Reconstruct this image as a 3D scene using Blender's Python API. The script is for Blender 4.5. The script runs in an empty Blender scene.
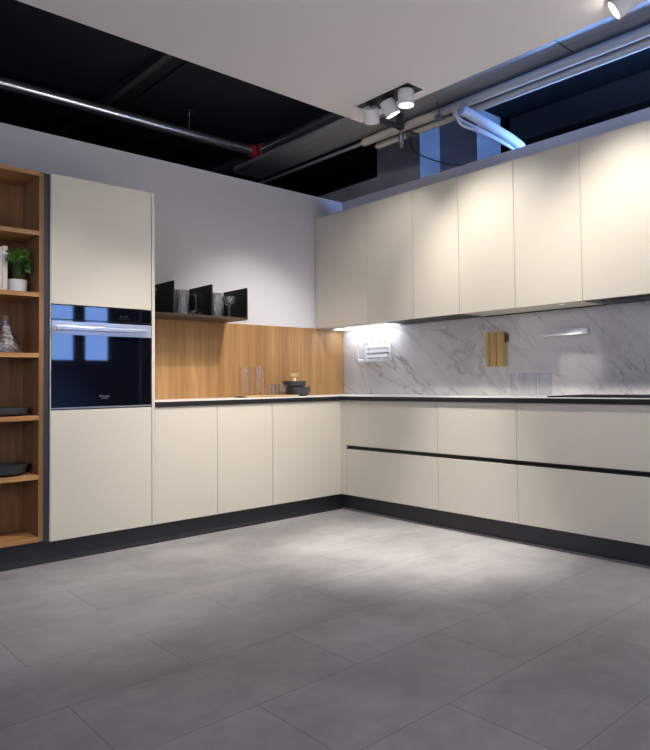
import bpy, bmesh, math, random
from mathutils import Vector, Matrix, Quaternion
random.seed(7)
SC = bpy.context.scene
COL = SC.collection
PI = math.pi

# ------------------------------------------------------------------ materials
def mat(name, color, rough=0.5, metal=0.0, spec=0.5, trans=0.0, ior=1.45, emit=None, estr=0.0, coat=0.0):
    m = bpy.data.materials.new(name); m.use_nodes = True
    b = m.node_tree.nodes['Principled BSDF']
    b.inputs['Base Color'].default_value = (*color, 1)
    b.inputs['Roughness'].default_value = rough
    b.inputs['Metallic'].default_value = metal
    b.inputs['Specular IOR Level'].default_value = spec
    b.inputs['Transmission Weight'].default_value = trans
    b.inputs['IOR'].default_value = ior
    b.inputs['Coat Weight'].default_value = coat
    if emit:
        b.inputs['Emission Color'].default_value = (*emit, 1)
        b.inputs['Emission Strength'].default_value = estr
    return m

def nodes(m):
    nt = m.node_tree
    return nt, nt.nodes, nt.links, nt.nodes['Principled BSDF']

def geo_pos(nt):
    return nt.nodes.new('ShaderNodeNewGeometry').outputs['Position']

def mapping(nt, src, scale=(1, 1, 1), loc=(0, 0, 0), rot=(0, 0, 0)):
    mp = nt.nodes.new('ShaderNodeMapping')
    mp.inputs['Scale'].default_value = scale
    mp.inputs['Location'].default_value = loc
    mp.inputs['Rotation'].default_value = rot
    nt.links.new(src, mp.inputs['Vector'])
    return mp.outputs['Vector']

def noise(nt, vec, scale, detail=4, rough=0.5, dist=0.0):
    n = nt.nodes.new('ShaderNodeTexNoise')
    n.inputs['Scale'].default_value = scale
    n.inputs['Detail'].default_value = detail
    n.inputs['Roughness'].default_value = rough
    n.inputs['Distortion'].default_value = dist
    nt.links.new(vec, n.inputs['Vector'])
    return n.outputs['Fac']

def ramp(nt, fac, stops):
    r = nt.nodes.new('ShaderNodeValToRGB')
    el = r.color_ramp.elements
    el[0].position, el[0].color = stops[0][0], (*stops[0][1], 1)
    el[1].position, el[1].color = stops[-1][0], (*stops[-1][1], 1)
    for p, c in stops[1:-1]:
        e = el.new(p); e.color = (*c, 1)
    nt.links.new(fac, r.inputs['Fac'])
    return r.outputs['Color']

def mix(nt, fac, a, b, mode='MIX'):
    n = nt.nodes.new('ShaderNodeMix'); n.data_type = 'RGBA'; n.blend_type = mode
    if isinstance(fac, float): n.inputs[0].default_value = fac
    else: nt.links.new(fac, n.inputs[0])
    for sock, v in ((n.inputs[6], a), (n.inputs[7], b)):
        if isinstance(v, tuple): sock.default_value = (*v, 1)
        else: nt.links.new(v, sock)
    return n.outputs[2]

def m_bump(nt, h, strength, dist, bsdf):
    bp = nt.nodes.new('ShaderNodeBump')
    bp.inputs['Strength'].default_value = strength
    bp.inputs['Distance'].default_value = dist
    nt.links.new(h, bp.inputs['Height'])
    nt.links.new(bp.outputs['Normal'], bsdf.inputs['Normal'])

def wood(name, scale, dark, mid, light, rough=0.45):
    m = mat(name, mid, rough)
    nt, N, L, b = nodes(m)
    p = geo_pos(nt)
    a = noise(nt, mapping(nt, p, scale), 1.0, 6, 0.6, 0.4)
    f = noise(nt, mapping(nt, p, tuple(s * 6 for s in scale)), 1.0, 3, 0.5)
    c = ramp(nt, a, [(0.30, dark), (0.5, mid), (0.68, light)])
    d = ramp(nt, f, [(0.35, (0.80, 0.78, 0.75)), (0.6, (1, 1, 1))])
    L.new(mix(nt, 1.0, c, d, 'MULTIPLY'), b.inputs['Base Color'])
    m_bump(nt, f, 0.05, 0.002, b)
    return m

M = {}
M['cream'] = mat('cream_lacquer', (0.59, 0.550, 0.46), 0.45, spec=0.3)
nt, N, L, b = nodes(M['cream'])
g = noise(nt, mapping(nt, geo_pos(nt), (300, 300, 300)), 1.0, 2)
m_bump(nt, g, 0.04, 0.0005, b)
M['carcass'] = mat('carcass_shadow_gap', (0.30, 0.28, 0.24), 0.6)
M['black'] = mat('black_anodised', (0.012, 0.012, 0.013), 0.38)
M['black_shelf'] = mat('black_powder_coat', (0.008, 0.008, 0.009), 0.5, spec=0.2)
M['oak_bounce'] = mat('black_metal_oak_bounce', (0.045, 0.030, 0.020), 0.45)  # black metal with brown bounce off the oak put into its colour
M['plinth'] = mat('graphite_plinth', (0.030, 0.030, 0.034), 0.42)
M['filler'] = mat('graphite_filler', (0.030, 0.030, 0.040), 0.5)
M['trimgrey'] = mat('grey_seal', (0.22, 0.21, 0.21), 0.5)
M['white_top'] = mat('white_worktop', (0.78, 0.77, 0.76), 0.28)
M['wood_panel'] = wood('oak_panel', (9, 9, 0.4), (0.31, 0.160, 0.058), (0.39, 0.212, 0.082), (0.46, 0.265, 0.110))
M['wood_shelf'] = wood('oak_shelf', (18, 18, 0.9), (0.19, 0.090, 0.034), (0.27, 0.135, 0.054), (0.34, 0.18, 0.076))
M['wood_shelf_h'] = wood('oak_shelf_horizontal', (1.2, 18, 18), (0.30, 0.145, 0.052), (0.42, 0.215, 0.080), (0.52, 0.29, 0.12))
M['wood_block'] = wood('bamboo_block', (40, 40, 1.5), (0.40, 0.26, 0.10), (0.50, 0.33, 0.14), (0.58, 0.40, 0.18))
M['tray'] = wood('tray_wood', (2, 25, 25), (0.40, 0.25, 0.12), (0.52, 0.34, 0.17), (0.60, 0.42, 0.24))
M['wall'] = mat('white_wall_paint', (0.62, 0.61, 0.63), 0.8, spec=0.2)
nt, N, L, b = nodes(M['wall'])
m_bump(nt, noise(nt, mapping(nt, geo_pos(nt), (120, 120, 120)), 1.0, 3), 0.06, 0.001, b)
M['grey_wall'] = mat('grey_plaster', (0.28, 0.27, 0.29), 0.8, spec=0.2)
nt, N, L, b = nodes(M['grey_wall'])
L.new(ramp(nt, noise(nt, mapping(nt, geo_pos(nt), (2.5, 2.5, 5)), 1.0, 5), [(0.3, (0.22, 0.21, 0.23)), (0.7, (0.33, 0.32, 0.34))]), b.inputs['Base Color'])
M['ceil_panel'] = mat('suspended_ceiling_paint', (0.66, 0.635, 0.625), 0.85, spec=0.2)
M['ceil_edge'] = mat('panel_edge_dark', (0.05, 0.05, 0.06), 0.6)
M['void'] = mat('black_slab_paint', (0.016, 0.017, 0.021), 0.8, spec=0.2)
M['navy'] = mat('navy_wall_paint', (0.010, 0.030, 0.10), 0.8, spec=0.2)
M['beam'] = mat('slate_beam_paint', (0.050, 0.044, 0.044), 0.75, spec=0.2)
M['dark_steel'] = mat('dark_steel', (0.05, 0.052, 0.06), 0.45, metal=0.6)
M['galv'] = mat('galvanised_steel', (0.55, 0.56, 0.58), 0.24, metal=0.92)
M['galv_dark'] = mat('weathered_steel', (0.26, 0.27, 0.28), 0.38, metal=0.5)
M['duct'] = mat('galvanised_duct', (0.30, 0.30, 0.32), 0.48, metal=0.35)
nt, N, L, b = nodes(M['duct'])
s = noise(nt, mapping(nt, geo_pos(nt), (60, 1.2, 60)), 1.0, 4, 0.6)
L.new(ramp(nt, s, [(0.3, (0.16, 0.16, 0.165)), (0.7, (0.28, 0.28, 0.285))]), b.inputs['Base Color'])
M['pipe_wrap'] = mat('beige_pipe_lagging', (0.40, 0.36, 0.31), 0.7, spec=0.2)
M['pipe_white'] = mat('white_flexible_duct', (0.46, 0.48, 0.52), 0.5)
M['red'] = mat('red_pipe_coupling', (0.35, 0.02, 0.025), 0.45)
M['white_metal'] = mat('white_metal', (0.75, 0.75, 0.75), 0.4)
M['can'] = mat('white_lamp_can', (0.70, 0.69, 0.69), 0.45)
M['lens'] = mat('lamp_lens', (1, 1, 1), 0.3, emit=(1.0, 0.93, 0.84), estr=14)
M['led'] = mat('led_strip', (1, 1, 1), 0.3, emit=(0.80, 0.86, 1.0), estr=2.6)
M['added_lens'] = mat('added_fill_lens', (0.6, 0.6, 0.6), 0.3, emit=(1.0, 0.94, 0.86), estr=0.35)
M['steel'] = mat('brushed_steel', (0.66, 0.66, 0.67), 0.30, metal=1.0)
M['oven_glass'] = mat('black_oven_glass', (0.003, 0.003, 0.005), 0.03, spec=1.0, coat=1.0)
M['hob_glass'] = mat('black_hob_glass', (0.010, 0.010, 0.011), 0.65, spec=0.08)
M['print'] = mat('silver_print', (0.16, 0.18, 0.22), 0.5)
M['display'] = mat('display_print', (0.03, 0.03, 0.035), 0.3)
def thin_glass(name, tint, base, rough, bump=None):
    m = bpy.data.materials.new(name); m.use_nodes = True
    nt = m.node_tree; nt.nodes.clear()
    out = nt.nodes.new('ShaderNodeOutputMaterial'); mx = nt.nodes.new('ShaderNodeMixShader')
    tr = nt.nodes.new('ShaderNodeBsdfTransparent'); tr.inputs['Color'].default_value = (*tint, 1)
    gl = nt.nodes.new('ShaderNodeBsdfGlossy'); gl.inputs['Roughness'].default_value = rough
    fr = nt.nodes.new('ShaderNodeLayerWeight'); fr.inputs['Blend'].default_value = 0.5
    pw = nt.nodes.new('ShaderNodeMath'); pw.operation = 'POWER'; pw.inputs[1].default_value = 4.0
    sc_ = nt.nodes.new('ShaderNodeMath'); sc_.operation = 'MULTIPLY_ADD'; sc_.inputs[1].default_value = 0.85; sc_.inputs[2].default_value = base
    nt.links.new(fr.outputs['Facing'], pw.inputs[0]); nt.links.new(pw.outputs[0], sc_.inputs[0])
    nt.links.new(sc_.outputs[0], mx.inputs[0]); nt.links.new(tr.outputs[0], mx.inputs[1]); nt.links.new(gl.outputs[0], mx.inputs[2])
    nt.links.new(mx.outputs[0], out.inputs['Surface'])
    if bump:
        v = nt.nodes.new('ShaderNodeTexVoronoi'); v.inputs['Scale'].default_value = bump
        nt.links.new(geo_pos(nt), v.inputs['Vector'])
        bp = nt.nodes.new('ShaderNodeBump'); bp.inputs['Strength'].default_value = 0.9; bp.inputs['Distance'].default_value = 0.01
        nt.links.new(v.outputs['Distance'], bp.inputs['Height'])
        nt.links.new(bp.outputs[0], gl.inputs['Normal']); nt.links.new(bp.outputs[0], fr.inputs['Normal'])
    return m
M['glass'] = thin_glass('clear_glass', (0.985, 0.987, 0.99), 0.05, 0.05)
M['crystal'] = thin_glass('crystal_glass', (0.93, 0.935, 0.95), 0.16, 0.16, 45)
M['smoke'] = thin_glass('smoked_cut_glass', (0.50, 0.51, 0.58), 0.34, 0.32, 70)
M['dark_bowl'] = mat('charcoal_stoneware', (0.035, 0.037, 0.042), 0.42)
M['pot'] = mat('white_ceramic_pot', (0.62, 0.62, 0.64), 0.45)
M['soil'] = mat('soil', (0.03, 0.02, 0.015), 0.9)
M['leaf'] = mat('leaf_green', (0.10, 0.26, 0.05), 0.5)
nt, N, L, b = nodes(M['leaf'])
L.new(ramp(nt, noise(nt, mapping(nt, geo_pos(nt), (40, 40, 40)), 1.0, 2), [(0.35, (0.05, 0.17, 0.025)), (0.65, (0.20, 0.40, 0.09))]), b.inputs['Base Color'])
M['stem'] = mat('stem_green', (0.07, 0.10, 0.03), 0.6)
M['book'] = mat('pale_book_cover', (0.62, 0.55, 0.50), 0.6)
M['paper'] = mat('book_pages', (0.70, 0.66, 0.60), 0.8)
M['spine'] = mat('book_spine_label', (0.75, 0.74, 0.74), 0.6)
M['garlic'] = mat('pale_dried_flower', (0.80, 0.68, 0.42), 0.6)
M['cable'] = mat('black_cable', (0.02, 0.018, 0.018), 0.5)
M['frame'] = mat('grey_window_frame', (0.05, 0.05, 0.055), 0.5)

# marble
m = M['marble'] = mat('grey_marble', (0.62, 0.61, 0.62), 0.30)
nt, N, L, b = nodes(m)
p = geo_pos(nt)
cloud = ramp(nt, noise(nt, mapping(nt, p, (1, 2.2, 2.2)), 1.0, 5, 0.55, 0.3), [(0.28, (0.50, 0.49, 0.48)), (0.55, (0.60, 0.59, 0.575)), (0.75, (0.66, 0.645, 0.63))])
def veins(scale, rot, width, seed):
    q = mapping(nt, mapping(nt, p, (1, 1, 1), (0, 0, 0), (rot, 0, 0)), scale, (seed, seed * 1.7, seed * 0.6))
    n = noise(nt, q, 1.0, 6, 0.6, 0.5)
    s = N.new('ShaderNodeMath'); s.operation = 'SUBTRACT'; L.new(n, s.inputs[0]); s.inputs[1].default_value = 0.5
    a = N.new('ShaderNodeMath'); a.operation = 'ABSOLUTE'; L.new(s.outputs[0], a.inputs[0])
    return ramp(nt, a.outputs[0], [(0.0, (1, 1, 1)), (width, (0, 0, 0))])
v1 = veins((1, 0.9, 3.2), -0.62, 0.018, 3.1)
v2 = veins((1, 1.6, 7.0), -0.75, 0.016, 8.3)
msk = ramp(nt, noise(nt, mapping(nt, p, (1, 2.2, 2.2), (4, 4, 4)), 1.0, 2), [(0.38, (0.15, 0.15, 0.15)), (0.60, (0.9, 0.9, 0.9))])
c = mix(nt, mix(nt, 1.0, v1, msk, 'MULTIPLY'), cloud, (0.22, 0.22, 0.23))
half = mix(nt, 1.0, v2, (0.30, 0.30, 0.30), 'MULTIPLY')
L.new(mix(nt, half, c, (0.30, 0.30, 0.31)), b.inputs['Base Color'])

# floor tiles 0.84 x 0.42, half bond
m = M['floor'] = mat('concrete_look_tiles', (0.3, 0.29, 0.29), 0.42, spec=0.4)
nt, N, L, b = nodes(m)
p = geo_pos(nt)
TW, TH = 0.842, 0.4217
br = N.new('ShaderNodeTexBrick')
br.offset = 0.5; br.offset_frequency = 2; br.squash = 1.0
br.inputs['Scale'].default_value = 1.0
br.inputs['Mortar Size'].default_value = 0.0022
br.inputs['Mortar Smooth'].default_value = 0.1
br.inputs['Bias'].default_value = 0.0
br.inputs['Brick Width'].default_value = TW
br.inputs['Row Height'].default_value = TH
br.inputs['Color1'].default_value = (0.93, 0.93, 0.93, 1)
br.inputs['Color2'].default_value = (1.0, 1.0, 1.0, 1)
br.inputs['Mortar'].default_value = (0.60, 0.60, 0.62, 1)
L.new(mapping(nt, p, (1, 1, 1), (1.840 + TW * 20, 2.665 + TH * 40, 0)), br.inputs['Vector'])
n1 = noise(nt, mapping(nt, p, (1.6, 2.0, 1)), 1.0, 8, 0.62, 0.5)
n2 = noise(nt, mapping(nt, p, (9, 9, 9)), 1.0, 6, 0.65)
cc = ramp(nt, n1, [(0.34, (0.270, 0.259, 0.258)), (0.52, (0.345, 0.333, 0.331)), (0.68, (0.415, 0.401, 0.398))])
c2 = ramp(nt, n2, [(0.3, (0.88, 0.88, 0.88)), (0.7, (1.05, 1.05, 1.05))])
x = mix(nt, 1.0, cc, c2, 'MULTIPLY')
L.new(mix(nt, 1.0, x, br.outputs['Color'], 'MULTIPLY'), b.inputs['Base Color'])
m_bump(nt, n2, 0.05, 0.002, b)

# ------------------------------------------------------------------ helpers
class MB:
    """collects world-space geometry, links it as one mesh object"""
    def __init__(self): self.bm = bmesh.new()
    def box(self, x0, x1, y0, y1, z0, z1, bev=0.0):
        x0, x1 = min(x0, x1), max(x0, x1); y0, y1 = min(y0, y1), max(y0, y1); z0, z1 = min(z0, z1), max(z0, z1)
        t = bmesh.new()
        bmesh.ops.create_cube(t, size=1)
        for v in t.verts:
            v.co = Vector(((x0 + x1) / 2 + v.co.x * (x1 - x0), (y0 + y1) / 2 + v.co.y * (y1 - y0), (z0 + z1) / 2 + v.co.z * (z1 - z0)))
        if bev: bmesh.ops.bevel(t, geom=t.edges[:], offset=bev, segments=2, profile=0.5, affect='EDGES')
        self.add(t); return self
    def add(self, t):
        me = bpy.data.meshes.new('tmp'); t.to_mesh(me); t.free()
        self.bm.from_mesh(me); bpy.data.meshes.remove(me)
    def prism(self, pts, z0, z1):
        lo = [self.bm.verts.new((x, y, z0)) for x, y in pts]; hi = [self.bm.verts.new((x, y, z1)) for x, y in pts]
        n = len(pts)
        self.bm.faces.new(lo[::-1]); self.bm.faces.new(hi)
        for i in range(n): self.bm.faces.new((lo[i], lo[(i + 1) % n], hi[(i + 1) % n], hi[i]))
        return self
    def lathe(self, prof, origin=(0, 0, 0), axis=(0, 0, 1), seg=32, smooth=True):
        q = Vector((0, 0, 1)).rotation_difference(Vector(axis).normalized())
        o = Vector(origin); rings = []
        for r, h in prof:
            if r < 1e-6: rings.append([self.bm.verts.new(o + q @ Vector((0, 0, h)))])
            else: rings.append([self.bm.verts.new(o + q @ Vector((r * math.cos(2 * PI * i / seg), r * math.sin(2 * PI * i / seg), h))) for i in range(seg)])
        for a, c in zip(rings, rings[1:]):
            for i in range(seg):
                j = (i + 1) % seg
                if len(a) == 1 and len(c) == 1: continue
                if len(a) == 1: f = self.bm.faces.new((a[0], c[j], c[i]))
                elif len(c) == 1: f = self.bm.faces.new((a[i], a[j], c[0]))
                else: f = self.bm.faces.new((a[i], a[j], c[j], c[i]))
                f.smooth = smooth
        return self
    def cyl(self, a, c, r, seg=20):
        a, c = Vector(a), Vector(c); h = (c - a).length
        return self.lathe([(0, 0), (r, 0), (r, h), (0, h)], a, c - a, seg)
    def tube(self, pts, r, seg=12, smooth_path=True):
        P = [Vector(p) for p in pts]
        if smooth_path and len(P) > 2:
            Q = []
            for i in range(len(P) - 1):
                p0, p1, p2, p3 = P[max(i - 1, 0)], P[i], P[i + 1], P[min(i + 2, len(P) - 1)]
                for k in range(8):
                    t = k / 8
                    Q.append(0.5 * ((2 * p1) + (p2 - p0) * t + (2 * p0 - 5 * p1 + 4 * p2 - p3) * t * t + (3 * p1 - p0 - 3 * p2 + p3) * t ** 3))
            P = Q + [P[-1]]
        rings = []; up = Vector((0, 0, 1))
        for i, p in enumerate(P):
            d = (P[min(i + 1, len(P) - 1)] - P[max(i - 1, 0)]).normalized()
            u = d.cross(up)
            if u.length < 1e-4: u = d.cross(Vector((1, 0, 0)))
            u.normalize(); w = u.cross(d)
            rings.append([self.bm.verts.new(p + r * (math.cos(2 * PI * k / seg) * u + math.sin(2 * PI * k / seg) * w)) for k in range(seg)])
        for a, c in zip(rings, rings[1:]):
            for k in range(seg):
                f = self.bm.faces.new((a[k], a[(k + 1) % seg], c[(k + 1) % seg], c[k])); f.smooth = True
        self.bm.faces.new(rings[0][::-1]); self.bm.faces.new(rings[-1])
        return self
    def build(self, name, material, parent=None, origin=None):
        bmesh.ops.recalc_face_normals(self.bm, faces=self.bm.faces[:])
        o = Vector((0, 0, 0))
        if parent is not None:
            q = parent
            while q is not None: o += q.location; q = q.parent
        elif origin is not None: o = Vector(origin)
        bmesh.ops.translate(self.bm, verts=self.bm.verts[:], vec=-o)
        me = bpy.data.meshes.new(name); self.bm.to_mesh(me); self.bm.free()
        if any(f_.use_smooth for f_ in me.polygons): me.set_sharp_from_angle(angle=0.7)
        me.materials.append(material)
        ob = bpy.data.objects.new(name, me); COL.objects.link(ob)
        if parent is not None: ob.parent = parent
        elif origin is not None: ob.location = o
        return ob

def tag(o, label, cat, group=None, kind=None):
    o['label'] = label; o['category'] = cat
    if group: o['group'] = group
    if kind: o['kind'] = kind
    return o
def thing(name, label, cat, loc=(0, 0, 0), group=None):
    o = bpy.data.objects.new(name, None); o.empty_display_size = 0.05; COL.objects.link(o)
    o.location = loc
    return tag(o, label, cat, group)
def struct(mb, name, material, label=None, cat=None):
    o = mb.build(name, material); o['kind'] = 'structure'
    if label: o['label'] = label
    if cat: o['category'] = cat
    return o
def copy_tree(o, parent=None):
    c = o.copy(); COL.objects.link(c); c.parent = parent
    for ch in list(o.children): copy_tree(ch, c)
    return c

# ------------------------------------------------------------------ key dimensions (metres)
D, E = 0.622, 0.572          # faces of the back and right splashbacks
ZP, ZB, ZW = 0.1285, 0.869, 0.899
XL, XR = -2.160, -1.538      # oven tower
ZT = 2.229
XU, ZUB, ZUT = 0.251, 1.486, 2.4725
ZWALL, ZPAN, ZCEIL = 2.682, 2.80, 3.40
S1, S2 = -1.0964, -0.6494
D0, D1, D2, D3 = -0.0618, -1.018, -1.6636, -2.66
UY = [0.618, -0.0558, -0.5735, -1.0241, -1.4998, -1.9889, -2.48]

# ------------------------------------------------------------------ the setting
struct(MB().box(-7, 3.5, -6.1, 4.2, -0.1, 0), 'floor', M['floor'], 'grey concrete-look tiled floor in front of the kitchen', 'floor')
struct(MB().box(-7, E + 0.11, D + 0.010, D + 0.11, 0, ZWALL), 'wall_back', M['wall'], 'white partition wall behind the oven tower and oak splashback', 'wall')
struct(MB().box(E + 0.010, E + 0.11, -4.6, D + 0.010, 0, ZWALL), 'wall_right', M['wall'], 'partition wall behind the wall cabinets and marble splashback', 'wall')
struct(MB().box(-7.1, 3.6, -6.1, 4.3, ZCEIL, ZCEIL + 0.1), 'ceiling', M['void'], 'black slab ceiling of the open void above the kitchen', 'ceiling')
struct(MB().box(-7, -0.362, -6.0, -0.686, ZPAN, ZPAN + 0.03), 'ceiling_panel', M['ceil_panel'], 'suspended pale ceiling panel over the floor', 'ceiling')
struct(MB().box(-7.1, 3.6, 4.2, 4.3, 0, ZCEIL), 'wall_far', M['void'], 'black outer wall beyond the partition', 'wall')
struct(MB().box(3.5, 3.6, -6.1, 4.2, 0, ZCEIL), 'wall_outer', M['void'], 'black outer wall beyond the right partition', 'wall')

def wall_with_holes(name, axis, pos, thick, a0, a1, holes, material, z1=ZCEIL):
    """wall along x (axis 'x', at y=pos) or along y (axis 'y', at x=pos); holes = (a0,a1,z0,z1)"""
    mb = MB()
    cuts = sorted({a0, a1, *[h[0] for h in holes], *[h[1] for h in holes]})
    for u, w in zip(cuts, cuts[1:]):
        hs = [h for h in holes if h[0] <= u + 1e-6 and h[1] >= w - 1e-6]
        spans = [(0, z1)]
        for h in hs:
            spans = [s for (p0, p1) in spans for s in ((p0, min(p1, h[2])), (max(p0, h[3]), p1)) if s[1] > s[0] + 1e-6]
        for s0, s1 in spans:
            if axis == 'x': mb.box(u, w, pos - thick, pos, s0, s1)
            else: mb.box(pos - thick, pos, u, w, s0, s1)
    return struct(mb, name, material)
FH = [(-0.30, 0.10, 1.36, 2.25), (0.20, 0.60, 1.36, 2.25), (1.02, 1.10, 0.5, 2.3)]
wall_with_holes('wall_front', 'x', -6.0, 0.1, -7, 3.5, FH, M['navy'])
LH = [(-4.6, -4.0, 0.4, 2.6), (-2.4, -1.7, 0.4, 2.6)]
wall_with_holes('wall_left', 'y', -7.0, 0.1, -6.1, 4.2, LH, M['wall'])
def window_frame(n, axis, pos, h):
    a0, a1, z0, z1 = h; t = 0.03; mb = MB()
    for (p0, p1, q0, q1) in ((a0, a1, z0, z0 + t), (a0, a1, z1 - t, z1), (a0, a0 + t, z0, z1), (a1 - t, a1, z0, z1)):
        if axis == 'x': mb.box(p0, p1, pos - 0.07, pos - 0.02, q0, q1)
        else: mb.box(pos - 0.07, pos - 0.02, p0, p1, q0, q1)
    struct(mb, 'window_%d' % n, M['frame'])
for i, h in enumerate(FH): window_frame(i + 1, 'x', -6.0, h)
for i, h in enumerate(LH): window_frame(i + 4, 'y', -7.0, h)

# stepped grey piers and the low wall standing beyond the right partition, in the void
struct(MB().box(0.9, 1.17, -0.07, 0.484, 0, ZCEIL), 'trim_1', M['grey_wall'], 'grey plastered pier behind the right partition', 'wall')
struct(MB().box(1.17, 1.52, -0.50, 0.484, 0, ZCEIL), 'trim_2', M['grey_wall'], 'second grey pier stepped back from the first', 'wall')
struct(MB().box(0.9, 1.0, 0.484, 4.2, 0, 2.955), 'trim_3', M['grey_wall'], 'low grey wall running back behind the partitions', 'wall')
struct(MB().box(1.6, 1.9, -6.0, -0.55, 3.165, ZCEIL), 'trim_4', M['beam'], 'slate ceiling beam beyond the pipes', 'beam')
struct(MB().box(-1.29, -1.24, -0.6, 4.2, 3.34, ZCEIL), 'trim_5', M['beam'], 'dark ceiling rib across the void', 'beam')
struct(MB().box(-1.085, -1.065, 0.2, 1.35, 3.385, ZCEIL), 'trim_6', M['void'], 'thin black ceiling rib', 'beam')

# ------------------------------------------------------------------ open oak shelf unit
SX0, SX1 = -2.98, -2.196
u = thing('open_shelf_unit', 'tall open oak shelf unit left of the oven tower', 'shelf', ((SX0 + SX1) / 2, 0.15, ZP))
SB = 0.285
MB().box(SX1 - 0.024, SX1, 0, SB, 0.139, 2.226).build('side_panel', M['wood_shelf'], u)
MB().box(SX0, SX0 + 0.024, 0, SB, 0.139, 2.226).build('side_panel', M['wood_shelf'], u)
MB().box(SX0 + 0.024, SX1 - 0.024, 0, SB, 2.201, 2.226).build('top_panel', M['wood_shelf_h'], u)
MB().box(SX0 + 0.024, SX1 - 0.024, 0, SB, 0.139, 0.165).build('bottom_panel', M['wood_shelf_h'], u)
MB().box(SX0 + 0.001, SX1 - 0.001, SB, SB + 0.012, 0.14, 2.225).build('back_panel', M['wood_shelf'], u)
SHELF = [1.886, 1.537, 1.194, 0.842, 0.510]
for z in SHELF:
    MB().box(SX0 + 0.024, SX1 - 0.024, 0.001, SB, z - 0.025, z).build('shelf', M['wood_shelf_h'], u)
tag(MB().box(SX1 + 0.001, XL - 0.002, 0.012, 0.30, ZP + 0.003, 2.226).build('filler_panel', M['filler']), 'narrow dark graphite strip between oak shelf unit and oven tower', 'panel')

# ------------------------------------------------------------------ oven tower
ot = thing('oven_tower', 'tall cream cabinet housing the built-in oven', 'cabinet', ((XL + XR) / 2, 0.3, ZP))
MB().box(XL, XL + 0.004, 0.0, 0.60, ZP, ZT).build('side_panel', M['cream'], ot)
MB().box(XR - 0.019, XR, -0.001, 0.60, ZP, ZT).build('side_panel', M['cream'], ot)
ZO0, ZO1 = 0.876, 1.477
for z0, z1 in ((ZP, ZO0 - 0.006), (ZO1 + 0.004, ZT)):
    MB().box(XL + 0.004, XR - 0.019, 0.024, 0.60, z0 + 0.002, z1 - 0.002).build('carcass', M['carcass'], ot)
MB().box(XL + 0.0055, XR - 0.0225, 0.0, 0.022, ZO1 + 0.003, ZT, 0.001).build('door', M['cream'], ot)
MB().box(XL + 0.0055, XR - 0.0225, 0.0, 0.022, ZP, ZO0 - 0.008, 0.001).build('door', M['cream'], ot)

OX0, OX1 = XL + 0.006, XR - 0.024
ov = thing('built_in_oven', 'black glass built-in oven with steel bar handle in the tower', 'oven', ((OX0 + OX1) / 2, 0.25, ZO0))
MB().box(OX0 + 0.005, OX1 - 0.005, 0.03, 0.55, ZO0, ZO1 - 0.002).build('housing', M['black'], ov)
cp = MB().box(OX0, OX1, 0.0, 0.028, 1.393, ZO1 - 0.002, 0.0015).build('control_panel', M['oven_glass'], ov)
dd = MB()
for dx in (0, 0.018, 0.036): dd.box(-1.760 + dx, -1.752 + dx, -0.0006, 0.001, 1.424, 1.432)
dd.box(-1.775, -1.700, -0.0005, 0.001, 1.412, 1.414)
dd.build('touch_display', M['display'], cp)
dr = MB().box(OX0, OX1, -0.004, 0.028, ZO0 + 0.008, 1.390, 0.0015).build('oven_door', M['oven_glass'], ov)
MB().box(OX0, OX1, -0.0065, -0.0035, 1.303, 1.381, 0.0005).build('handle_strip', M['steel'], dr)
hd = MB().box(-2.142, -1.606, -0.052, -0.038, 1.327, 1.351, 0.003).build('handle', M['steel'], dr)
for x in (-2.132, -1.630): MB().box(x, x + 0.014, -0.039, -0.006, 1.330, 1.350).build('handle_bracket', M['steel'], hd)
MB().box(OX0, OX1, -0.002, 0.028, ZO0 - 0.001, ZO0 + 0.006).build('bottom_trim', M['steel'], ov)

def text(name, body, size, loc, rot, material, parent):
    cu = bpy.data.curves.new(name, 'FONT'); cu.body = body; cu.size = size; cu.extrude = 0.0004
    cu.align_x = 'CENTER'; cu.align_y = 'CENTER'
    t = bpy.data.objects.new(name, cu); COL.objects.link(t)
    bpy.context.view_layer.update()
    me = bpy.data.meshes.new_from_object(t.evaluated_get(bpy.context.evaluated_depsgraph_get()))
    bpy.data.objects.remove(t)
    me.transform(Matrix.Translation(Vector(loc)) @ rot.to_4x4())
    o = Vector(); q = parent
    while q: o += q.location; q = q.parent
    me.transform(Matrix.Translation(-o))
    me.materials.clear(); me.materials.append(material)
    ob = bpy.data.objects.new(name, me); COL.objects.link(ob); ob.parent = parent
    return ob
RX = Matrix.Rotation(PI / 2, 3, 'X')
text('lettering', 'Hotpoint', 0.017, (-1.856, -0.0048, 0.944), RX, M['print'], dr)
text('lettering', 'ARISTON', 0.010, (-1.856, -0.0048, 0.930), RX, M['print'], dr)

# ------------------------------------------------------------------ base cabinets, left run
base_labels = ['cream handleless base cabinet door nearest the oven tower',
               'middle cream base cabinet of the left run, below the wall shelf end',
               'cream base cabinet of the left run meeting the corner']
xs = [XR, S1, S2, 0.0]
for i in range(3):
    x0, x1 = xs[i], xs[i + 1]
    c = thing('base_cabinet', base_labels[i], 'cabinet', ((x0 + x1) / 2, 0.3, ZP), 'base cabinets of the left run')
    MB().box(x0 + 0.001, x1 - 0.001, 0.024, 0.59, ZP, ZB - 0.001).build('carcass', M['carcass'], c)
    MB().box(x0 + 0.0015, x1 - (0.0015 if i < 2 else 0), 0.0, 0.022, ZP, ZB - 0.003, 0.001).build('door', M['cream'], c)
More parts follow.
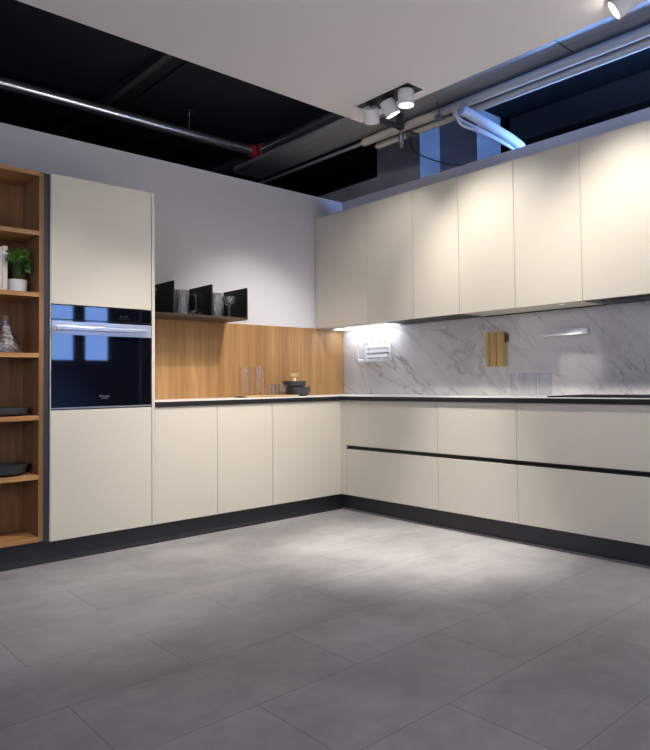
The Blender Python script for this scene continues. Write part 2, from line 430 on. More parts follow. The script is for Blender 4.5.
# ------------------------------------------------------------------ drawers, right run
dl = ['cream two-drawer unit nearest the corner, with black grip channel', 'middle and narrowest of the three cream two-drawer units', 'cream two-drawer unit under the hob, at the right']
ys = [D0, D1, D2, D3]
for i in range(3):
    y0, y1 = ys[i + 1], ys[i]
    c = thing('drawer_unit', dl[i], 'cabinet', (0.28, (y0 + y1) / 2, ZP), 'drawer units of the right run')
    MB().box(0.045, 0.54, y0 + 0.001, y1 - 0.001, ZP, ZB - 0.001).build('carcass', M['carcass'], c)
    MB().box(0.0, 0.022, y0 + 0.0015, y1 - 0.0015, 0.515, ZB - 0.003, 0.001).build('drawer_front', M['cream'], c)
    MB().box(0.0, 0.022, y0 + 0.0015, y1 - 0.0015, ZP, 0.486, 0.001).build('drawer_front', M['cream'], c)
    if i == 0: MB().box(0.0, 0.022, D0 + 0.0015, -0.0005, ZP, ZB - 0.003).build('filler_strip', M['cream'], c)
    g = MB().box(0.028, 0.044, y0 + 0.0025, y1 - 0.0025, 0.46, 0.54)
    g.box(0.006, 0.028, y0 + 0.0025, y1 - 0.0025, 0.487, 0.491)
    g.build('grip_channel', M['black'], c)

# ------------------------------------------------------------------ plinths
pl = thing('plinth', 'dark graphite plinth under the left run and oak shelf unit', 'plinth', (-1.5, 0.05, 0))
MB().box(SX0, 0.047, 0.0475, 0.062, 0.0, ZP - 0.001).build('board', M['plinth'], pl)
MB().box(XL, 0.044, 0.0445, 0.0475, 0.0, 0.006).build('seal_strip', M['black'], pl)
pr = thing('plinth', 'dark graphite plinth under the drawers of the right run', 'plinth', (0.05, -1.3, 0))
MB().box(0.0475, 0.062, D3, 0.0465, 0.0, ZP - 0.001).build('board', M['plinth'], pr)
MB().box(0.034, 0.0475, D3, 0.043, 0.0, 0.011).build('seal_strip', M['trimgrey'], pr)

# ------------------------------------------------------------------ worktop (L)
OH = 0.012
def L_poly(o): return [(XR + 0.001, -o), (-o, -o), (-o, D3), (E - 0.001, D3), (E - 0.001, D - 0.001), (XR + 0.001, D - 0.001)]
wt = thing('worktop', 'white L-shaped worktop with black edge running round the corner', 'worktop', (0.28, 0.3, ZB))
MB().prism(L_poly(OH), ZB, ZW - 0.0015).build('edge_band', M['black'], wt)
MB().prism(L_poly(OH), ZW - 0.0015, ZW + 0.0015).build('top', M['white_top'], wt)
WT = ZW + 0.0015

# ------------------------------------------------------------------ splashbacks
tag(MB().box(XR + 0.001, E - 0.001, D, D + 0.0095, WT, 1.4914).build('splashback', M['wood_panel']), 'warm oak splashback panel on the wall behind the left worktop', 'panel')
tag(MB().box(E, E + 0.0095, D3, D - 0.001, WT, ZUB - 0.001).build('splashback', M['marble']), 'grey veined marble splashback under the wall cabinets', 'panel')

# ------------------------------------------------------------------ wall cabinets
wl = ['cream wall cabinet in the corner, above the glowing light strip', 'second cream wall cabinet from the corner, over the strip light end',
      'third cream wall cabinet from the corner, with black slotted underside', 'fourth cream wall cabinet from the corner, above the wooden knife block',
      'fifth cream wall cabinet from the corner, above the white ledge', 'rightmost cream wall cabinet, above the black extractor']
for i in range(6):
    y1, y0 = UY[i], UY[i + 1]
    c = thing('wall_cabinet', wl[i], 'cabinet', (0.41, (y0 + y1) / 2, ZUB), 'wall cabinets of the right run')
    MB().box(XU + 0.023, E + 0.008, y0 + 0.0005, y1 - 0.0005, ZUB + 0.012, ZUT).build('carcass', M['cream'], c)
    MB().box(XU, XU + 0.022, y0 + 0.0015, y1 - 0.0015, ZUB, ZUT, 0.001).build('door', M['cream'], c)
    ya, yb = y0 + 0.001, (min(y1, -0.197) if i == 1 else y1) - 0.001
    if i in (1, 2):
        bp_ = MB().box(XU + 0.026, E - 0.004, ya, yb, ZUB + 0.001, ZUB + 0.0115).build('bottom_panel', M['black'], c)
        for k in range(3): MB().box(XU + 0.07 + k * 0.08, XU + 0.10 + k * 0.08, ya + 0.03, yb - 0.03, ZUB - 0.001, ZUB + 0.001).build('slat', M['dark_steel'], bp_)
    elif i in (3, 4):
        bp_ = MB().box(XU + 0.026, E - 0.021, ya, yb, ZUB + 0.001, ZUB + 0.0115).build('bottom_panel', M['cream'], c)
        MB().box(E - 0.02, E - 0.004, ya, yb, ZUB - 0.006, ZUB + 0.0115).build('rear_rail', M['black'], c)
        if i == 4: MB().lathe([(0, 0), (0.016, 0), (0.016, 0.003), (0, 0.003)], (0.33, -1.80, ZUB - 0.0025)).build('added_fill_light', M['added_lens'], bp_)  # added glowing disc, source for the light patch on the marble
lb = thing('strip_light', 'glowing cool white strip light under the corner wall cabinets', 'lamp', (0.45, 0.15, ZUB - 0.004))
MB().box(0.33, E - 0.004, -0.195, 0.60, ZUB + 0.002, ZUB + 0.012).build('housing', M['white_metal'], lb)
MB().box(0.42, 0.55, -0.120, 0.57, ZUB - 0.004, ZUB + 0.002).build('diffuser', M['led'], lb)
eh = thing('extractor_hood', 'black built-in extractor under the rightmost wall cabinet', 'hood', (0.40, -2.26, ZUB))
MB().box(XU + 0.026, E - 0.004, -2.478, -1.995, ZUB - 0.004, ZUB + 0.012).build('body', M['black'], eh)
for k in range(2): MB().box(XU + 0.05, E - 0.06, -2.26 - k * 0.2, -2.08 - k * 0.2, ZUB - 0.008, ZUB - 0.004).build('grease_filter', M['dark_steel'], eh)

# ------------------------------------------------------------------ things on the marble
rk = thing('wall_rack', 'small white metal rack on the marble below the strip light', 'rack', (E, 0.15, 1.19))
bk_ = MB()
for (q0, q1, r0, r1) in ((-0.01, 0.31, 1.310, 1.335), (-0.01, 0.012, 1.195, 1.310), (0.288, 0.31, 1.195, 1.310), (0.012, 0.288, 1.195, 1.212)):
    bk_.box(E - 0.012, E - 0.0005, q0, q1, r0, r1)
bk_.build('back_frame', M['white_metal'], rk)
for r0 in (1.222, 1.262): MB().box(E - 0.030, E - 0.004, 0.014, 0.286, r0, r0 + 0.026, 0.001).build('slat', M['white_metal'], rk)
fr = MB()
x0 = E - 0.075
fr.box(x0, x0 + 0.006, 0.03, 0.345, 1.185, 1.197).box(x0, x0 + 0.006, 0.333, 0.345, 1.197, 1.295).box(x0, x0 + 0.006, 0.03, 0.040, 1.197, 1.225)
fr.build('front_frame', M['white_metal'], rk)
MB().box(x0 + 0.006, E - 0.006, 0.0, 0.34, 1.185, 1.190).build('tray', M['white_metal'], rk)
for y in (0.0, 0.335): MB().box(x0 + 0.006, E - 0.006, y, y + 0.006, 1.190, 1.215).build('side_rail', M['white_metal'], rk)

kb = thing('knife_block', 'grooved wooden knife block hung on the marble splashback', 'block', (E, -1.12, 1.11))
KX = E - 0.055
w = (1.205 - 1.045) / 5
for k in range(5):
    MB().box(KX + (0.0 if k % 2 == 0 else 0.006), E - 0.0005, -1.205 + k * w + 0.0015, -1.205 + (k + 1) * w - 0.0015, 1.110, 1.360, 0.001).build('slat', M['wood_block'], kb)
MB().box(KX + 0.02, E - 0.001, -1.2175, -1.2035, 1.285, 1.345).build('hook', mat('dark_walnut', (0.06, 0.03, 0.015), 0.5), kb)

lg = thing('wall_ledge', 'thin white metal ledge on the marble right of the knife block', 'shelf', (E, -1.75, 1.29))
MB().box(E - 0.035, E - 0.0005, -1.86, -1.615, 1.306, 1.345, 0.002).build('back_plate', M['white_metal'], lg)
MB().box(E - 0.10, E - 0.006, -1.86, -1.56, 1.300, 1.305).build('tray', M['white_metal'], lg)
MB().box(E - 0.104, E - 0.10, -1.86, -1.56, 1.300, 1.311).build('lip', M['white_metal'], lg)
MB().cyl((E - 0.018, -1.861, 1.322), (E - 0.018, -1.867, 1.322), 0.011).build('end_cap', M['galv'], lg)

def tumbler(r, h, t=0.0025, base=0.008):
    return [(0, 0), (r * 0.92, 0), (r * 0.94, 0.002), (r, h), (r - t, h), (r * 0.94 - t, base), (0, base)]
tl = ['leftmost of three clear glass tumblers on the right worktop', 'middle one of three clear glass tumblers by the marble', 'rightmost of three clear tumblers, next to the hob']
for (y, lab) in zip((-1.385, -1.495, -1.61), tl):
    tag(MB().lathe(tumbler(0.044, 0.155), (0.42, y, WT)).build('glass_tumbler', M['glass'], None, (0.42, y, WT)), lab, 'glass', 'tumblers on the right worktop')

hb = thing('hob', 'black glass hob set flush in the white worktop at the right', 'hob', (0.31, -2.23, WT))
MB().box(0.085, 0.53, -2.63, -1.83, WT + 0.0001, WT + 0.008, 0.001).build('glass_plate', M['hob_glass'], hb)
for (x, y, r) in ((0.2, -1.98, 0.09), (0.42, -1.98, 0.07), (0.2, -2.4, 0.08), (0.42, -2.4, 0.1)):
    MB().lathe([(r - 0.002, 0.0081), (r, 0.0081), (r, 0.0084), (r - 0.002, 0.0084), (r - 0.002, 0.0081)], (x, y, WT), seg=48).build('cooking_zone', M['print'], hb)

# ------------------------------------------------------------------ black wall shelf with glassware
ws = thing('wall_shelf', 'black metal wall shelf with upright dividers above oak splashback', 'shelf', (-1.1, 0.5, 1.495))
SY0, SY1 = 0.30, D + 0.008
MB().box(-1.512, -0.657, SY0, SY1, 1.4925, 1.507).build('shelf_plate', M['oak_bounce'], ws)
for x in (-1.263, -0.965, -0.669):
    MB().box(x, x + 0.011, SY0, SY1, 1.507, 1.735).build('divider', M['black_shelf'], ws)
SZ = 1.508
def jar_prof(r, h): return [(0, 0), (r, 0), (r, h), (r - 0.005, h), (r - 0.005, 0.012), (0, 0.012)]
for (x, y, lab) in ((-1.083, 0.53, 'smoked cut-glass tumbler beside the first divider of black shelf'), (-0.790, 0.53, 'smoked cut-glass tumbler beside the middle divider of black shelf')):
    tag(MB().lathe(jar_prof(0.052, 0.198), (x, y, SZ)).build('tall_tumbler', M['smoke'], None, (x, y, SZ)), lab, 'glass', 'cut-glass tumblers on the black shelf')
def stem_glass(inv, h, rb, rf):
    bowl = h * 0.52
    out = [(0, 0), (rf, 0), (rf, 0.002), (0.010, 0.008), (0.004, 0.016), (0.004, bowl - 0.004), (0.012, bowl + 0.004), (rb * 0.75, bowl + (h - bowl) * 0.38), (rb, bowl + (h - bowl) * 0.8), (rb * 0.97, h)]
    inn = [(rb * 0.97 - 0.002, h), (rb - 0.002, bowl + (h - bowl) * 0.8), (rb * 0.75 - 0.002, bowl + (h - bowl) * 0.4), (0.008, bowl + 0.008), (0, bowl + 0.006)]
    pr_ = out + inn
    return [(r, h - z) for r, z in pr_] if inv else pr_
def coupe(h, rb, rf):
    b = h * 0.72
    out = [(0, 0), (rf, 0), (rf, 0.002), (0.012, 0.008), (0.005, 0.02), (0.005, b), (rb * 0.6, b + 0.012), (rb, h)]
    inn = [(rb - 0.002, h), (rb * 0.6, b + 0.016), (0, b + 0.006)]
    return [(r, h - z) for r, z in out + inn]
tag(MB().lathe(coupe(0.155, 0.066, 0.045), (-1.045, 0.38, SZ)).build('coupe_glass', M['crystal'], None, (-1.045, 0.38, SZ)), 'clear stemmed glass standing upside down on the black wall shelf', 'glass', 'stemmed glasses on the black shelf')
tag(MB().lathe(stem_glass(False, 0.165, 0.056, 0.038), (-0.745, 0.42, SZ)).build('wine_glass', M['crystal'], None, (-0.745, 0.42, SZ)), 'round wine glass upright beside the end divider of black shelf', 'glass', 'stemmed glasses on the black shelf')
tag(MB().lathe(stem_glass(False, 0.18, 0.045, 0.036), (-1.365, 0.42, SZ)).build('wine_glass', M['crystal'], None, (-1.365, 0.42, SZ)), 'wine glass mostly hidden behind the oven tower side', 'glass', 'stemmed glasses on the black shelf')

# ------------------------------------------------------------------ things on the left worktop
ty = thing('serving_tray', 'thin wooden serving board holding glasses on the left worktop', 'tray', (-0.41, 0.42, WT))
MB().box(-0.66, -0.165, 0.32, 0.50, WT, WT + 0.014, 0.004).build('board', M['tray'], ty)
MB().box(-0.665, -0.659, 0.36, 0.46, WT + 0.003, WT + 0.012).build('edge_strip', M['black'], ty)
TZ = WT + 0.0145
for (x, y, r, h, lab) in ((-0.600, 0.43, 0.048, 0.225, 'tall clear glass at the left end of the serving board'), (-0.465, 0.44, 0.048, 0.225, 'tall clear glass second from left on the serving board')):
    tag(MB().lathe(tumbler(r, h), (x, y, TZ)).build('tall_glass', M['glass'], None, (x, y, TZ)), lab, 'glass', 'tall glasses on the serving board')
for (x, y, lab) in ((-0.405, 0.36, 'low clear glass tumbler in front of the second tall glass'), (-0.33, 0.42, 'middle low clear glass tumbler on the serving board'), (-0.255, 0.42, 'low clear glass tumbler nearest the stacked dark bowls')):
    tag(MB().lathe(tumbler(0.036, 0.088), (x, y, TZ)).build('low_glass', M['glass'], None, (x, y, TZ)), lab, 'glass', 'low glasses on the serving board')
def bowl(r, h, t=0.006):
    return [(0, 0), (r * 0.72, 0), (r * 0.92, h * 0.25), (r, h * 0.6), (r * 0.98, h), (r * 0.98 - t, h), (r * 0.93 - t, h * 0.4), (r * 0.6, t + 0.004), (0, t + 0.002)]
tag(MB().lathe(bowl(0.105, 0.078), (-0.083, 0.45, WT), seg=48).build('bowl', M['dark_bowl'], None, (-0.083, 0.45, WT)), 'charcoal bowl under another on the left worktop', 'bowl', 'stacked charcoal bowls')
tag(MB().lathe([(0, 0), (0.070, 0), (0.094, 0.010), (0.098, 0.046), (0.092, 0.046), (0.088, 0.016), (0, 0.012)], (-0.115, 0.45, WT + 0.0785), seg=48).build('bowl', M['dark_bowl'], None, (-0.115, 0.45, WT + 0.0785)), 'charcoal bowl on top of the stack, holding a pale dried flower', 'bowl', 'stacked charcoal bowls')
BX, BZ = -0.115, WT + 0.0785 + 0.0135
fl = thing('dried_flower', 'pale yellow dried flower in the top charcoal bowl', 'flower', (BX, 0.45, BZ))
MB().lathe([(0, 0), (0.022, 0.002), (0.018, 0.03), (0.010, 0.055), (0.006, 0.065), (0, 0.066)], (BX, 0.45, BZ), seg=20).build('head', M['garlic'], fl)
pm = MB()
for k in range(8):
    a = 2 * PI * k / 8
    pm.tube([(BX, 0.45, BZ + 0.05), (BX + 0.015 * math.cos(a), 0.45 + 0.015 * math.sin(a), BZ + 0.072), (BX + 0.034 * math.cos(a), 0.45 + 0.034 * math.sin(a), BZ + 0.092)], 0.005, 6)
pm.build('petal', M['garlic'], fl)

# ------------------------------------------------------------------ things in the open shelf
z = SHELF[1] + 0.0005
bkx = [(-2.388, -2.364, 0.252), (-2.414, -2.390, 0.246)]
for k, (x0, x1, h) in enumerate(bkx):
    bk = thing('book', ['pale upright book beside the potted plant', 'pale upright book at the left edge, behind its neighbour'][k], 'book', ((x0 + x1) / 2, 0.14, z), 'books on the oak shelf')
    MB().box(x0 + 0.003, x1 - 0.003, 0.07, 0.235, z + 0.003, z + h - 0.003).build('pages', M['paper'], bk)
    cv = MB().box(x0, x0 + 0.003, 0.064, 0.24, z, z + h).box(x1 - 0.003, x1, 0.064, 0.24, z, z + h).box(x0 + 0.003, x1 - 0.003, 0.064, 0.067, z, z + h)
    cv = cv.build('cover', M['book'], bk)
    MB().box(x0 + 0.002, x1 - 0.002, 0.0625, 0.064, z + h - 0.045, z + h - 0.025).build('spine_label', M['spine'], cv)
PX, PY = -2.300, 0.125
pt = thing('potted_plant', 'small leafy green plant in a white pot on the oak shelf', 'plant', (PX, PY, z))
MB().lathe([(0, 0), (0.044, 0), (0.050, 0.006), (0.054, 0.074), (0.050, 0.076), (0.048, 0.066), (0, 0.064)], (PX, PY, z), seg=40).build('pot', M['pot'], pt)
MB().lathe([(0, 0.062), (0.047, 0.064), (0.0, 0.070)], (PX, PY, z), seg=24).build('soil', M['soil'], pt)
sm, lf = MB(), MB()
def leaf(p, d, ln, wd):
    d = d.normalized(); s = d.cross(Vector((0, 0, 1)))
    if s.length < 0.01: s = Vector((1, 0, 0))
    s.normalize(); n = s.cross(d)
    pts = [p, p + d * ln * .35 + s * wd - n * wd * .2, p + d * ln * .75 + s * wd * .8 - n * wd * .25, p + d * ln, p + d * ln * .75 - s * wd * .8 - n * wd * .25, p + d * ln * .35 - s * wd - n * wd * .2]
    vs = [lf.bm.verts.new(q) for q in pts]; mid = lf.bm.verts.new(p + d * ln * .55 + n * wd * .15)
    for i in range(6): lf.bm.faces.new((vs[i], vs[(i + 1) % 6], mid))
for k in range(56):
    a = random.uniform(0, 2 * PI); sp = random.uniform(0.3, 1.0)
    tip = Vector((PX + 0.008 + 0.095 * sp * math.cos(a), PY - 0.012 + 0.075 * sp * math.sin(a), z + 0.250 - 0.060 * sp * sp + random.uniform(-0.02, 0.01)))
    if tip.x > PX + 0.045: tip.z -= 0.055
    base = Vector((PX + random.uniform(-.015, .015), PY + random.uniform(-.015, .015), z + 0.066))
    midp = base.lerp(tip, 0.55) + Vector((0, 0, 0.035))
    sm.tube([base, midp, tip], 0.0012, 5)
    for j in range(14):
        q = midp.lerp(tip, 0.35 + 0.65 * random.random()) + Vector((random.gauss(0, .009), random.gauss(0, .009), random.gauss(0, .007)))
        q.x = min(q.x, SX1 - 0.055); q.y = min(max(q.y, 0.03), SB - 0.04)
        if q.x < -2.352 and q.y > 0.03: q.y = 0.03 + 0.01 * random.random()
        leaf(q, Vector((random.gauss(0, 1), random.gauss(0, 1), random.gauss(-.3, .6))), random.uniform(.016, .028), random.uniform(.005, .009))
sm.build('stem', M['stem'], pt); lf.build('foliage', M['leaf'], pt)
z = SHELF[2] + 0.0005
tag(MB().lathe([(0, 0), (0.090, 0), (0.094, 0.008), (0.084, 0.045), (0.045, 0.110), (0.024, 0.150), (0.022, 0.185), (0.034, 0.212), (0.031, 0.212), (0.019, 0.185), (0.021, 0.150), (0.042, 0.109), (0.080, 0.045), (0.089, 0.010), (0, 0.006)], (-2.350, 0.145, z), seg=40).build('carafe', M['crystal'], None, (-2.350, 0.145, z)), 'conical clear glass carafe on the oak shelf below the plant', 'carafe')
z = SHELF[3] + 0.0005
tag(MB().lathe([(0, 0), (0.095, 0), (0.128, 0.012), (0.134, 0.046), (0.128, 0.048), (0.118, 0.016), (0, 0.010)], (-2.362, 0.145, z), seg=56).build('dark_plate', M['dark_bowl'], None, (-2.362, 0.145, z)), 'dark rimmed plate on the fourth oak shelf down', 'plate')
z = SHELF[4] + 0.0005
tag(MB().lathe([(0, 0), (0.080, 0), (0.118, 0.012), (0.136, 0.060), (0.130, 0.062), (0.112, 0.018), (0, 0.010)], (-2.364, 0.145, z), seg=56).build('shallow_bowl', M['dark_bowl'], None, (-2.364, 0.145, z)), 'dark shallow bowl on the lowest oak shelf', 'bowl')

# ------------------------------------------------------------------ recessed ceiling spotlights
def can(center, aim, fixture, base_pt, r=0.049, h=0.095):
    """lamp head: centre of its mouth side, aim = direction of the beam"""
    a = Vector(aim).normalized(); back = Vector(center) - a * h / 2
    hb_ = MB().lathe([(0, 0), (r * 0.9, 0), (r, 0.006), (r, h), (r - 0.004, h), (r - 0.006, h - 0.016), (0, h - 0.016)], back, a, 36).build('spotlight_head', M['can'], fixture)
    MB().lathe([(0, h - 0.0155), (r - 0.0075, h - 0.0155), (r - 0.0075, h - 0.0135), (0, h - 0.0135)], back, a, 36).build('lens', M['lens'], hb_)
    MB().tube([base_pt, (Vector(base_pt) + back) / 2 + Vector((0, 0, 0.01)), back + a * 0.01], 0.006, 8).build('bracket', M['dark_steel'], hb_)
    return Vector(center) + a * (h / 2 + 0.01), a
FIX = thing('recessed_spotlight', 'recessed ceiling fixture with three white swivel spotlights above the corner', 'lamp', (-0.51, -1.10, ZPAN))
def fixture_frame(x0, x1, y0, y1, fx):
    t = 0.012; f = MB()
    f.box(x0, x1, y0, y0 + t, ZPAN - 0.004, ZPAN - 0.0003).box(x0, x1, y1 - t, y1, ZPAN - 0.004, ZPAN - 0.0003)
    f.box(x0, x0 + t, y0 + t, y1 - t, ZPAN - 0.004, ZPAN - 0.0003).box(x1 - t, x1, y0 + t, y1 - t, ZPAN - 0.004, ZPAN - 0.0003)
    f.build('frame', M['white_metal'], fx)
    MB().box(x0 + t, x1 - t, y0 + t, y1 - t, ZPAN - 0.002, ZPAN - 0.0004).build('recess', M['black'], fx)
fixture_frame(-0.595, -0.425, -1.347, -0.860, FIX)
LAMPS = []
C1, C2, C3 = Vector((-0.515, -0.945, 2.735)), Vector((-0.505, -1.105, 2.735)), Vector((-0.52, -1.262, 2.745))
AIM1 = Vector((0.74, 0.66, -1.15)); AIM2 = Vector((0.75, -0.34, -1.5)); AIM3 = Vector((0.02, 0.0, -1.0))
for c_, a_, s_ in ((C1, AIM1, 'a'), (C2, AIM2, 'b'), (C3, AIM3, 'c')):
    LAMPS.append(can(c_, a_, FIX, (c_.x, c_.y, ZPAN - 0.002)))
FIX2 = thing('recessed_spotlight', 'single white cone spotlight at the top right picture edge', 'lamp', (-0.47, -2.62, ZPAN))
fixture_frame(-0.595, -0.425, -3.06, -2.575, FIX2)
C4 = Vector((-0.475, -2.635, 2.772)); AIM4 = Vector((-0.35, 0.75, -0.55))
LAMPS.append(can(C4, AIM4, FIX2, (C4.x, C4.y, ZPAN - 0.002)))

# ------------------------------------------------------------------ services in the void
sp = thing('sprinkler_pipework', 'shiny steel pipes with red coupling crossing the black ceiling void', 'pipe', (-2, 1.27, 3.2))
MB().cyl((-7, 1.27, 3.20), (0.04, 1.27, 3.20), 0.045, 24).build('pipe', M['galv'], sp)
MB().lathe([(0, 0), (0.062, 0), (0.062, 0.03), (0.054, 0.034), (0.054, 0.085), (0.066, 0.09), (0.066, 0.13), (0, 0.13)], (0.0, 1.27, 3.20), (1, 0, 0), 24).build('coupling', M['red'], sp)
hg = MB().lathe([(0, 0), (0.055, 0), (0.055, 0.012), (0, 0.012)], (-0.62, 1.27, ZCEIL - 0.013)).build('hanger', M['dark_steel'], sp)
MB().cyl((-0.62, 1.27, 3.24), (-0.62, 1.27, ZCEIL - 0.012), 0.006, 8).build('rod', M['galv'], hg)
MB().cyl((0.09, -6.0, 3.205), (0.09, 2.6, 3.205), 0.05, 24).build('pipe', M['galv'], sp)
MB().lathe([(0, 0), (0.062, 0), (0.062, 0.05), (0.055, 0.055), (0.055, 0.07), (0.062, 0.075), (0.062, 0.12), (0, 0.12)], (0.09, 1.165, 3.205), (0, 1, 0), 24).build('coupling', M['red'], sp)
du = thing('ventilation_duct', 'flat metal duct with seam running beside the ceiling panel edge', 'duct', (0.03, -2, 3.0))
MB().box(-0.13, 0.205, -1.995, 1.36, 3.0, 3.035).build('segment', M['duct'], du)
MB().box(-0.13, 0.205, -6.0, -2.0, 3.0, 3.035).build('segment', M['duct'], du)
MB().box(-0.132, 0.207, -2.003, -1.992, 2.998, 3.037).build('flange', M['dark_steel'], du)
MB().box(-0.132, 0.207, 1.345, 1.37, 2.985, 3.037).build('end_flange', M['dark_steel'], du)
p1 = thing('lagged_pipe', 'upper of two beige lagged pipes running under the metal duct', 'pipe', (0.2, -2, 2.95), 'beige lagged pipes')
MB().cyl((0.195, -6.0, 2.955), (0.195, -0.10, 2.955), 0.031, 24).build('lagging', M['pipe_wrap'], p1)
MB().cyl((0.195, -0.10, 2.955), (0.195, 1.9, 2.955), 0.014, 12).build('bare_pipe', M['galv_dark'], p1)
p2 = thing('lagged_pipe', 'lower of two beige lagged pipes, ending above the corner cabinets', 'pipe', (0.3, -2, 2.95), 'beige lagged pipes')
MB().cyl((0.298, -6.0, 2.94), (0.298, -0.16, 2.94), 0.028, 24).build('lagging', M['pipe_wrap'], p2)
MB().lathe([(0, 0), (0.024, 0), (0.024, 0.02), (0, 0.02)], (0.298, -0.161, 2.94), (0, 1, 0), 24).build('end_cap', M['galv'], p2)
fx = thing('flexible_duct', 'white flexible pipe with two hoses sloping down behind the wall cabinets', 'pipe', (0.4, -1.2, 2.9))
MB().tube([(0.135, -1.165, 2.885), (0.22, -1.18, 2.870), (0.42, -1.22, 2.815), (0.66, -1.25, 2.76), (0.74, -1.255, 2.70), (0.75, -1.255, 2.5)], 0.036, 18).build('pipe', M['pipe_white'], fx)
for k in range(2):
    o_ = 0.03 * k
    MB().tube([(0.12, -1.10 - o_, 2.885), (0.17, -1.13, 2.835 - o_), (0.33, -1.17, 2.795 - o_ * .6), (0.52, -1.21, 2.755 - o_ * .5), (0.70, -1.23, 2.69), (0.71, -1.23, 2.5)], 0.010, 10).build('hose', M['pipe_white'], fx)
br_ = thing('pipe_bracket', 'small steel bracket hanging from the duct at the flexible pipe', 'bracket', (0.15, -0.98, 3.0))
MB().cyl((0.13, -0.95, 3.0), (0.13, -0.97, 2.90), 0.008, 8).build('rod', M['galv'], br_)
MB().box(0.10, 0.16, -1.0, -0.95, 2.872, 2.90, 0.003).build('clamp', M['galv'], br_)
dp = thing('drop_rod', 'vertical steel drop rod with brass tip beside the lagged pipes', 'rod', (0.1, -0.62, 2.8))
MB().cyl((0.10, -0.615, 2.80), (0.10, -0.615, 3.0), 0.013, 12).build('rod', M['galv'], dp)
MB().cyl((0.10, -0.615, 2.785), (0.10, -0.615, 2.845), 0.019, 12).build('collar', M['steel'], dp)
MB().cyl((0.10, -0.615, 2.755), (0.10, -0.615, 2.785), 0.015, 12).build('tip', mat('brass', (0.50, 0.38, 0.18), 0.4, metal=0.8), dp)
cb = thing('cable', 'black cable drooping from a connector above the wall cabinets', 'cable', (0.3, -0.5, 2.8))
MB().tube([(0.14, -0.69, 2.835), (0.20, -0.62, 2.80), (0.30, -0.58, 2.775), (0.44, -0.60, 2.752), (0.52, -0.70, 2.705), (0.56, -0.78, 2.688), (0.62, -0.84, 2.69)], 0.005, 8).build('lead', M['cable'], cb)
MB().lathe([(0, 0), (0.026, 0), (0.03, 0.02), (0.022, 0.05), (0, 0.052)], (0.115, -0.655, 2.85), (0.6, -0.8, -0.1), 16).build('connector', M['cable'], cb)
MB().lathe([(0, 0), (0.022, 0), (0.024, 0.02), (0.016, 0.04), (0, 0.042)], (0.14, -0.70, 2.835), (0.6, -0.8, -0.25), 16).build('plug', M['cable'], cb)
jb = thing('cable_bracket', 'dark blue steel bracket above the spotlights, beside the lagged pipes', 'bracket', (0, -0.6, 2.9))
MB().box(-0.12, 0.10, -0.645, -0.615, 2.885, 2.915).build('arm', M['dark_steel'], jb)
MB().box(0.06, 0.085, -0.655, -0.605, 2.885, 3.0).build('plate', M['dark_steel'], jb)

# ------------------------------------------------------------------ lights
def spot(loc, d, power, angle, blend, color=(1, 0.90, 0.78), rad=0.03):
    l = bpy.data.lights.new('spot', 'SPOT'); l.energy = power; l.spot_size = math.radians(angle); l.spot_blend = blend
    l.color = color; l.shadow_soft_size = rad
    o = bpy.data.objects.new('spot_beam', l); COL.objects.link(o); o.location = loc
    o.rotation_euler = Vector(d).to_track_quat('-Z', 'Y').to_euler(); return o
def area(loc, d, sx, sy, power, color):
    l = bpy.data.lights.new('area', 'AREA'); l.shape = 'RECTANGLE'; l.size = sx; l.size_y = sy; l.energy = power; l.color = color
    o = bpy.data.objects.new('area_glow', l); COL.objects.link(o); o.location = loc
    o.rotation_euler = Vector(d).to_track_quat('-Z', 'Y').to_euler(); return o
def portal(loc, d, sx, sy):
    o = area(loc, d, sx, sy, 1, (1, 1, 1)); o.data.cycles.is_portal = True; o.name = 'window_portal'
WARM = (1, 0.95, 0.895)
PW = [17, 52, 280, 40]; AN = [84, 100, 44, 70]; BL = [0.8, 1.0, 1.0, 0.9]
for (p_, a_), w_, n_, e_ in zip(LAMPS, PW, AN, BL): spot(p_, a_, w_, n_, e_, WARM)
# beams of further heads; the strong rear ones are unseen, added for bounced fill
for loc, d, w_, n_ in (((-0.475, -2.35, 2.72), (0.75, 0.02, -1.5), 53, 94), ((-0.475, -3.2, 2.72), (0.8, -0.1, -1.0), 60, 70),
                   ((-0.44, -0.85, 2.72), (0.0, 1.0, -1.25), 82, 62), ((-0.95, -1.2, 2.72), (0.05, 0.9, -1.75), 90, 56), ((-1.45, -1.2, 2.72), (-0.12, 1.0, -2.0), 65, 60),
                   ((-2.2, -1.3, 2.72), (0.02, 0.9, -2.0), 55, 76), ((-4.6, -5.0, 2.72), (0.05, 0.0, -1.0), 950, 76), ((-2.4, -5.2, 2.72), (0.05, 0.0, -1.0), 950, 76), ((-0.4, -5.0, 2.72), (0.0, 0.0, -1.0), 950, 76)):
    spot(loc, d, w_, n_, 0.9, WARM)
spot((0.33, -1.80, ZUB - 0.012), (0.24, 0.02, -0.42), 2.2, 62, 0.9, WARM, 0.025)  # added spot standing in for light reflected up onto the marble
area((0.49, 0.225, ZUB - 0.010), (0.0, 0, -1), 0.10, 0.68, 0.8, (0.80, 0.87, 1.0)).rotation_euler = (0, 0, 0)
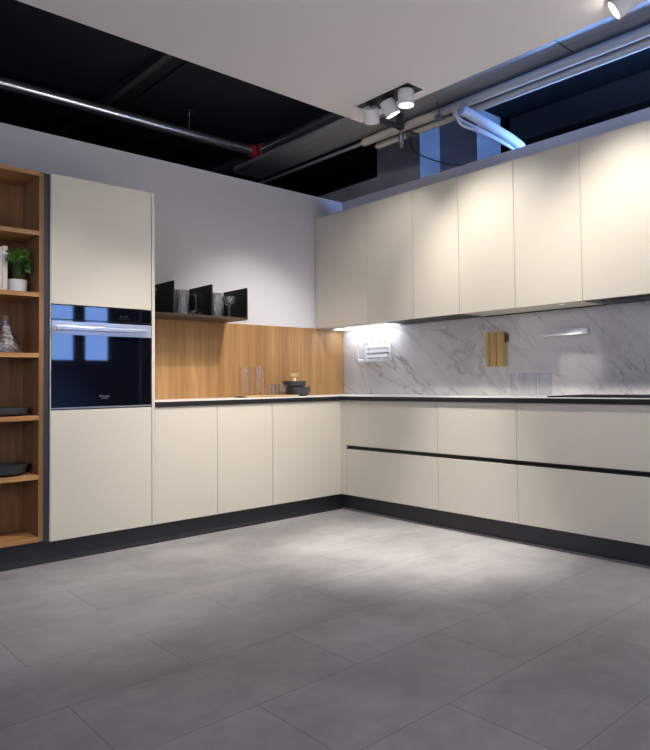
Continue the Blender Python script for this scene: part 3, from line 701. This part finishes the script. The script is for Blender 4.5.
# blue uplight standing behind the right partition, and unseen lights added in the void
area((0.80, -2.7, 2.652), (0, 0, 1), 0.08, 2.8, 38, (0.20, 0.42, 1.0)).rotation_euler = (0, PI - 0.55, 0)
area((-0.42, -2.75, 2.842), (0, 0, 1), 0.04, 3.0, 9, (0.16, 0.38, 1.0)).rotation_euler = (0, PI + 0.25, 0)  # added blue strip to tint the duct underside
spot((0.45, -4.1, 2.79), (0.06, 2.9, 0.04), 220, 8, 0.6, (0.20, 0.42, 1.0), 0.05)
spot((1.15, -4.3, 2.80), (0.02, 3.9, 0.25), 400, 18, 0.5, (0.20, 0.42, 1.0), 0.05)
area((-0.95, -0.95, 2.853), (0.0, 1, 0.10), 1.1, 0.03, 5, (1.0, 0.95, 0.88))  # added strip that draws the highlight along the sprinkler pipe
# soft fill light added behind the camera, to the left
area((-5.6, -5.2, 2.1), (0.75, 0.75, -0.10), 2.0, 1.4, 28, (1.0, 0.93, 0.86))
for h in FH: portal(((h[0] + h[1]) / 2, -6.05, (h[2] + h[3]) / 2), (0, 1, 0), h[1] - h[0], h[3] - h[2])
for h in LH: portal((-7.05, (h[0] + h[1]) / 2, (h[2] + h[3]) / 2), (1, 0, 0), h[1] - h[0], h[3] - h[2])

w = bpy.data.worlds.new('World'); SC.world = w; w.use_nodes = True
bg = w.node_tree.nodes['Background']
bg.inputs['Color'].default_value = (0.22, 0.42, 1.0, 1); bg.inputs['Strength'].default_value = 3.8

# ------------------------------------------------------------------ camera (solved from the photograph's lines)
f, cx, cy = 667.06, 385.896, 361.614
a, t, r = 0.7737, 0.0314, -0.013
cam = bpy.data.cameras.new('Camera'); co = bpy.data.objects.new('Camera', cam); COL.objects.link(co)
F0 = Vector((math.sin(a), math.cos(a), 0)); R0 = Vector((math.cos(a), -math.sin(a), 0)); Z = Vector((0, 0, 1))
Fw = F0 * math.cos(t) + Z * math.sin(t); Up = -F0 * math.sin(t) + Z * math.cos(t)
Rt = R0 * math.cos(r) + Up * math.sin(r); U2 = -R0 * math.sin(r) + Up * math.cos(r)
mtx = Matrix((Rt, U2, -Fw)).transposed().to_4x4(); mtx.translation = Vector((-3.4443, -4.0487, 1.0025))
co.matrix_world = mtx
cam.sensor_fit = 'VERTICAL'; cam.sensor_height = 36; cam.sensor_width = 36; cam.lens = f / 750 * 36
cam.shift_x = -(cx - 325) / 750; cam.shift_y = (cy - 375) / 750
cam.clip_start = 0.05; cam.clip_end = 100
SC.camera = co

SC.view_settings.view_transform = 'Standard'; SC.view_settings.look = 'None'
SC.view_settings.exposure = 0.72; SC.view_settings.gamma = 1.0
SC.view_settings.use_curve_mapping = False
SC.cycles.use_denoising = True
SC.cycles.max_bounces = 8; SC.cycles.transmission_bounces = 8; SC.cycles.glossy_bounces = 4; SC.cycles.diffuse_bounces = 4
SC.cycles.sample_clamp_indirect = 4.0
SC.cycles.caustics_reflective = False; SC.cycles.caustics_refractive = False
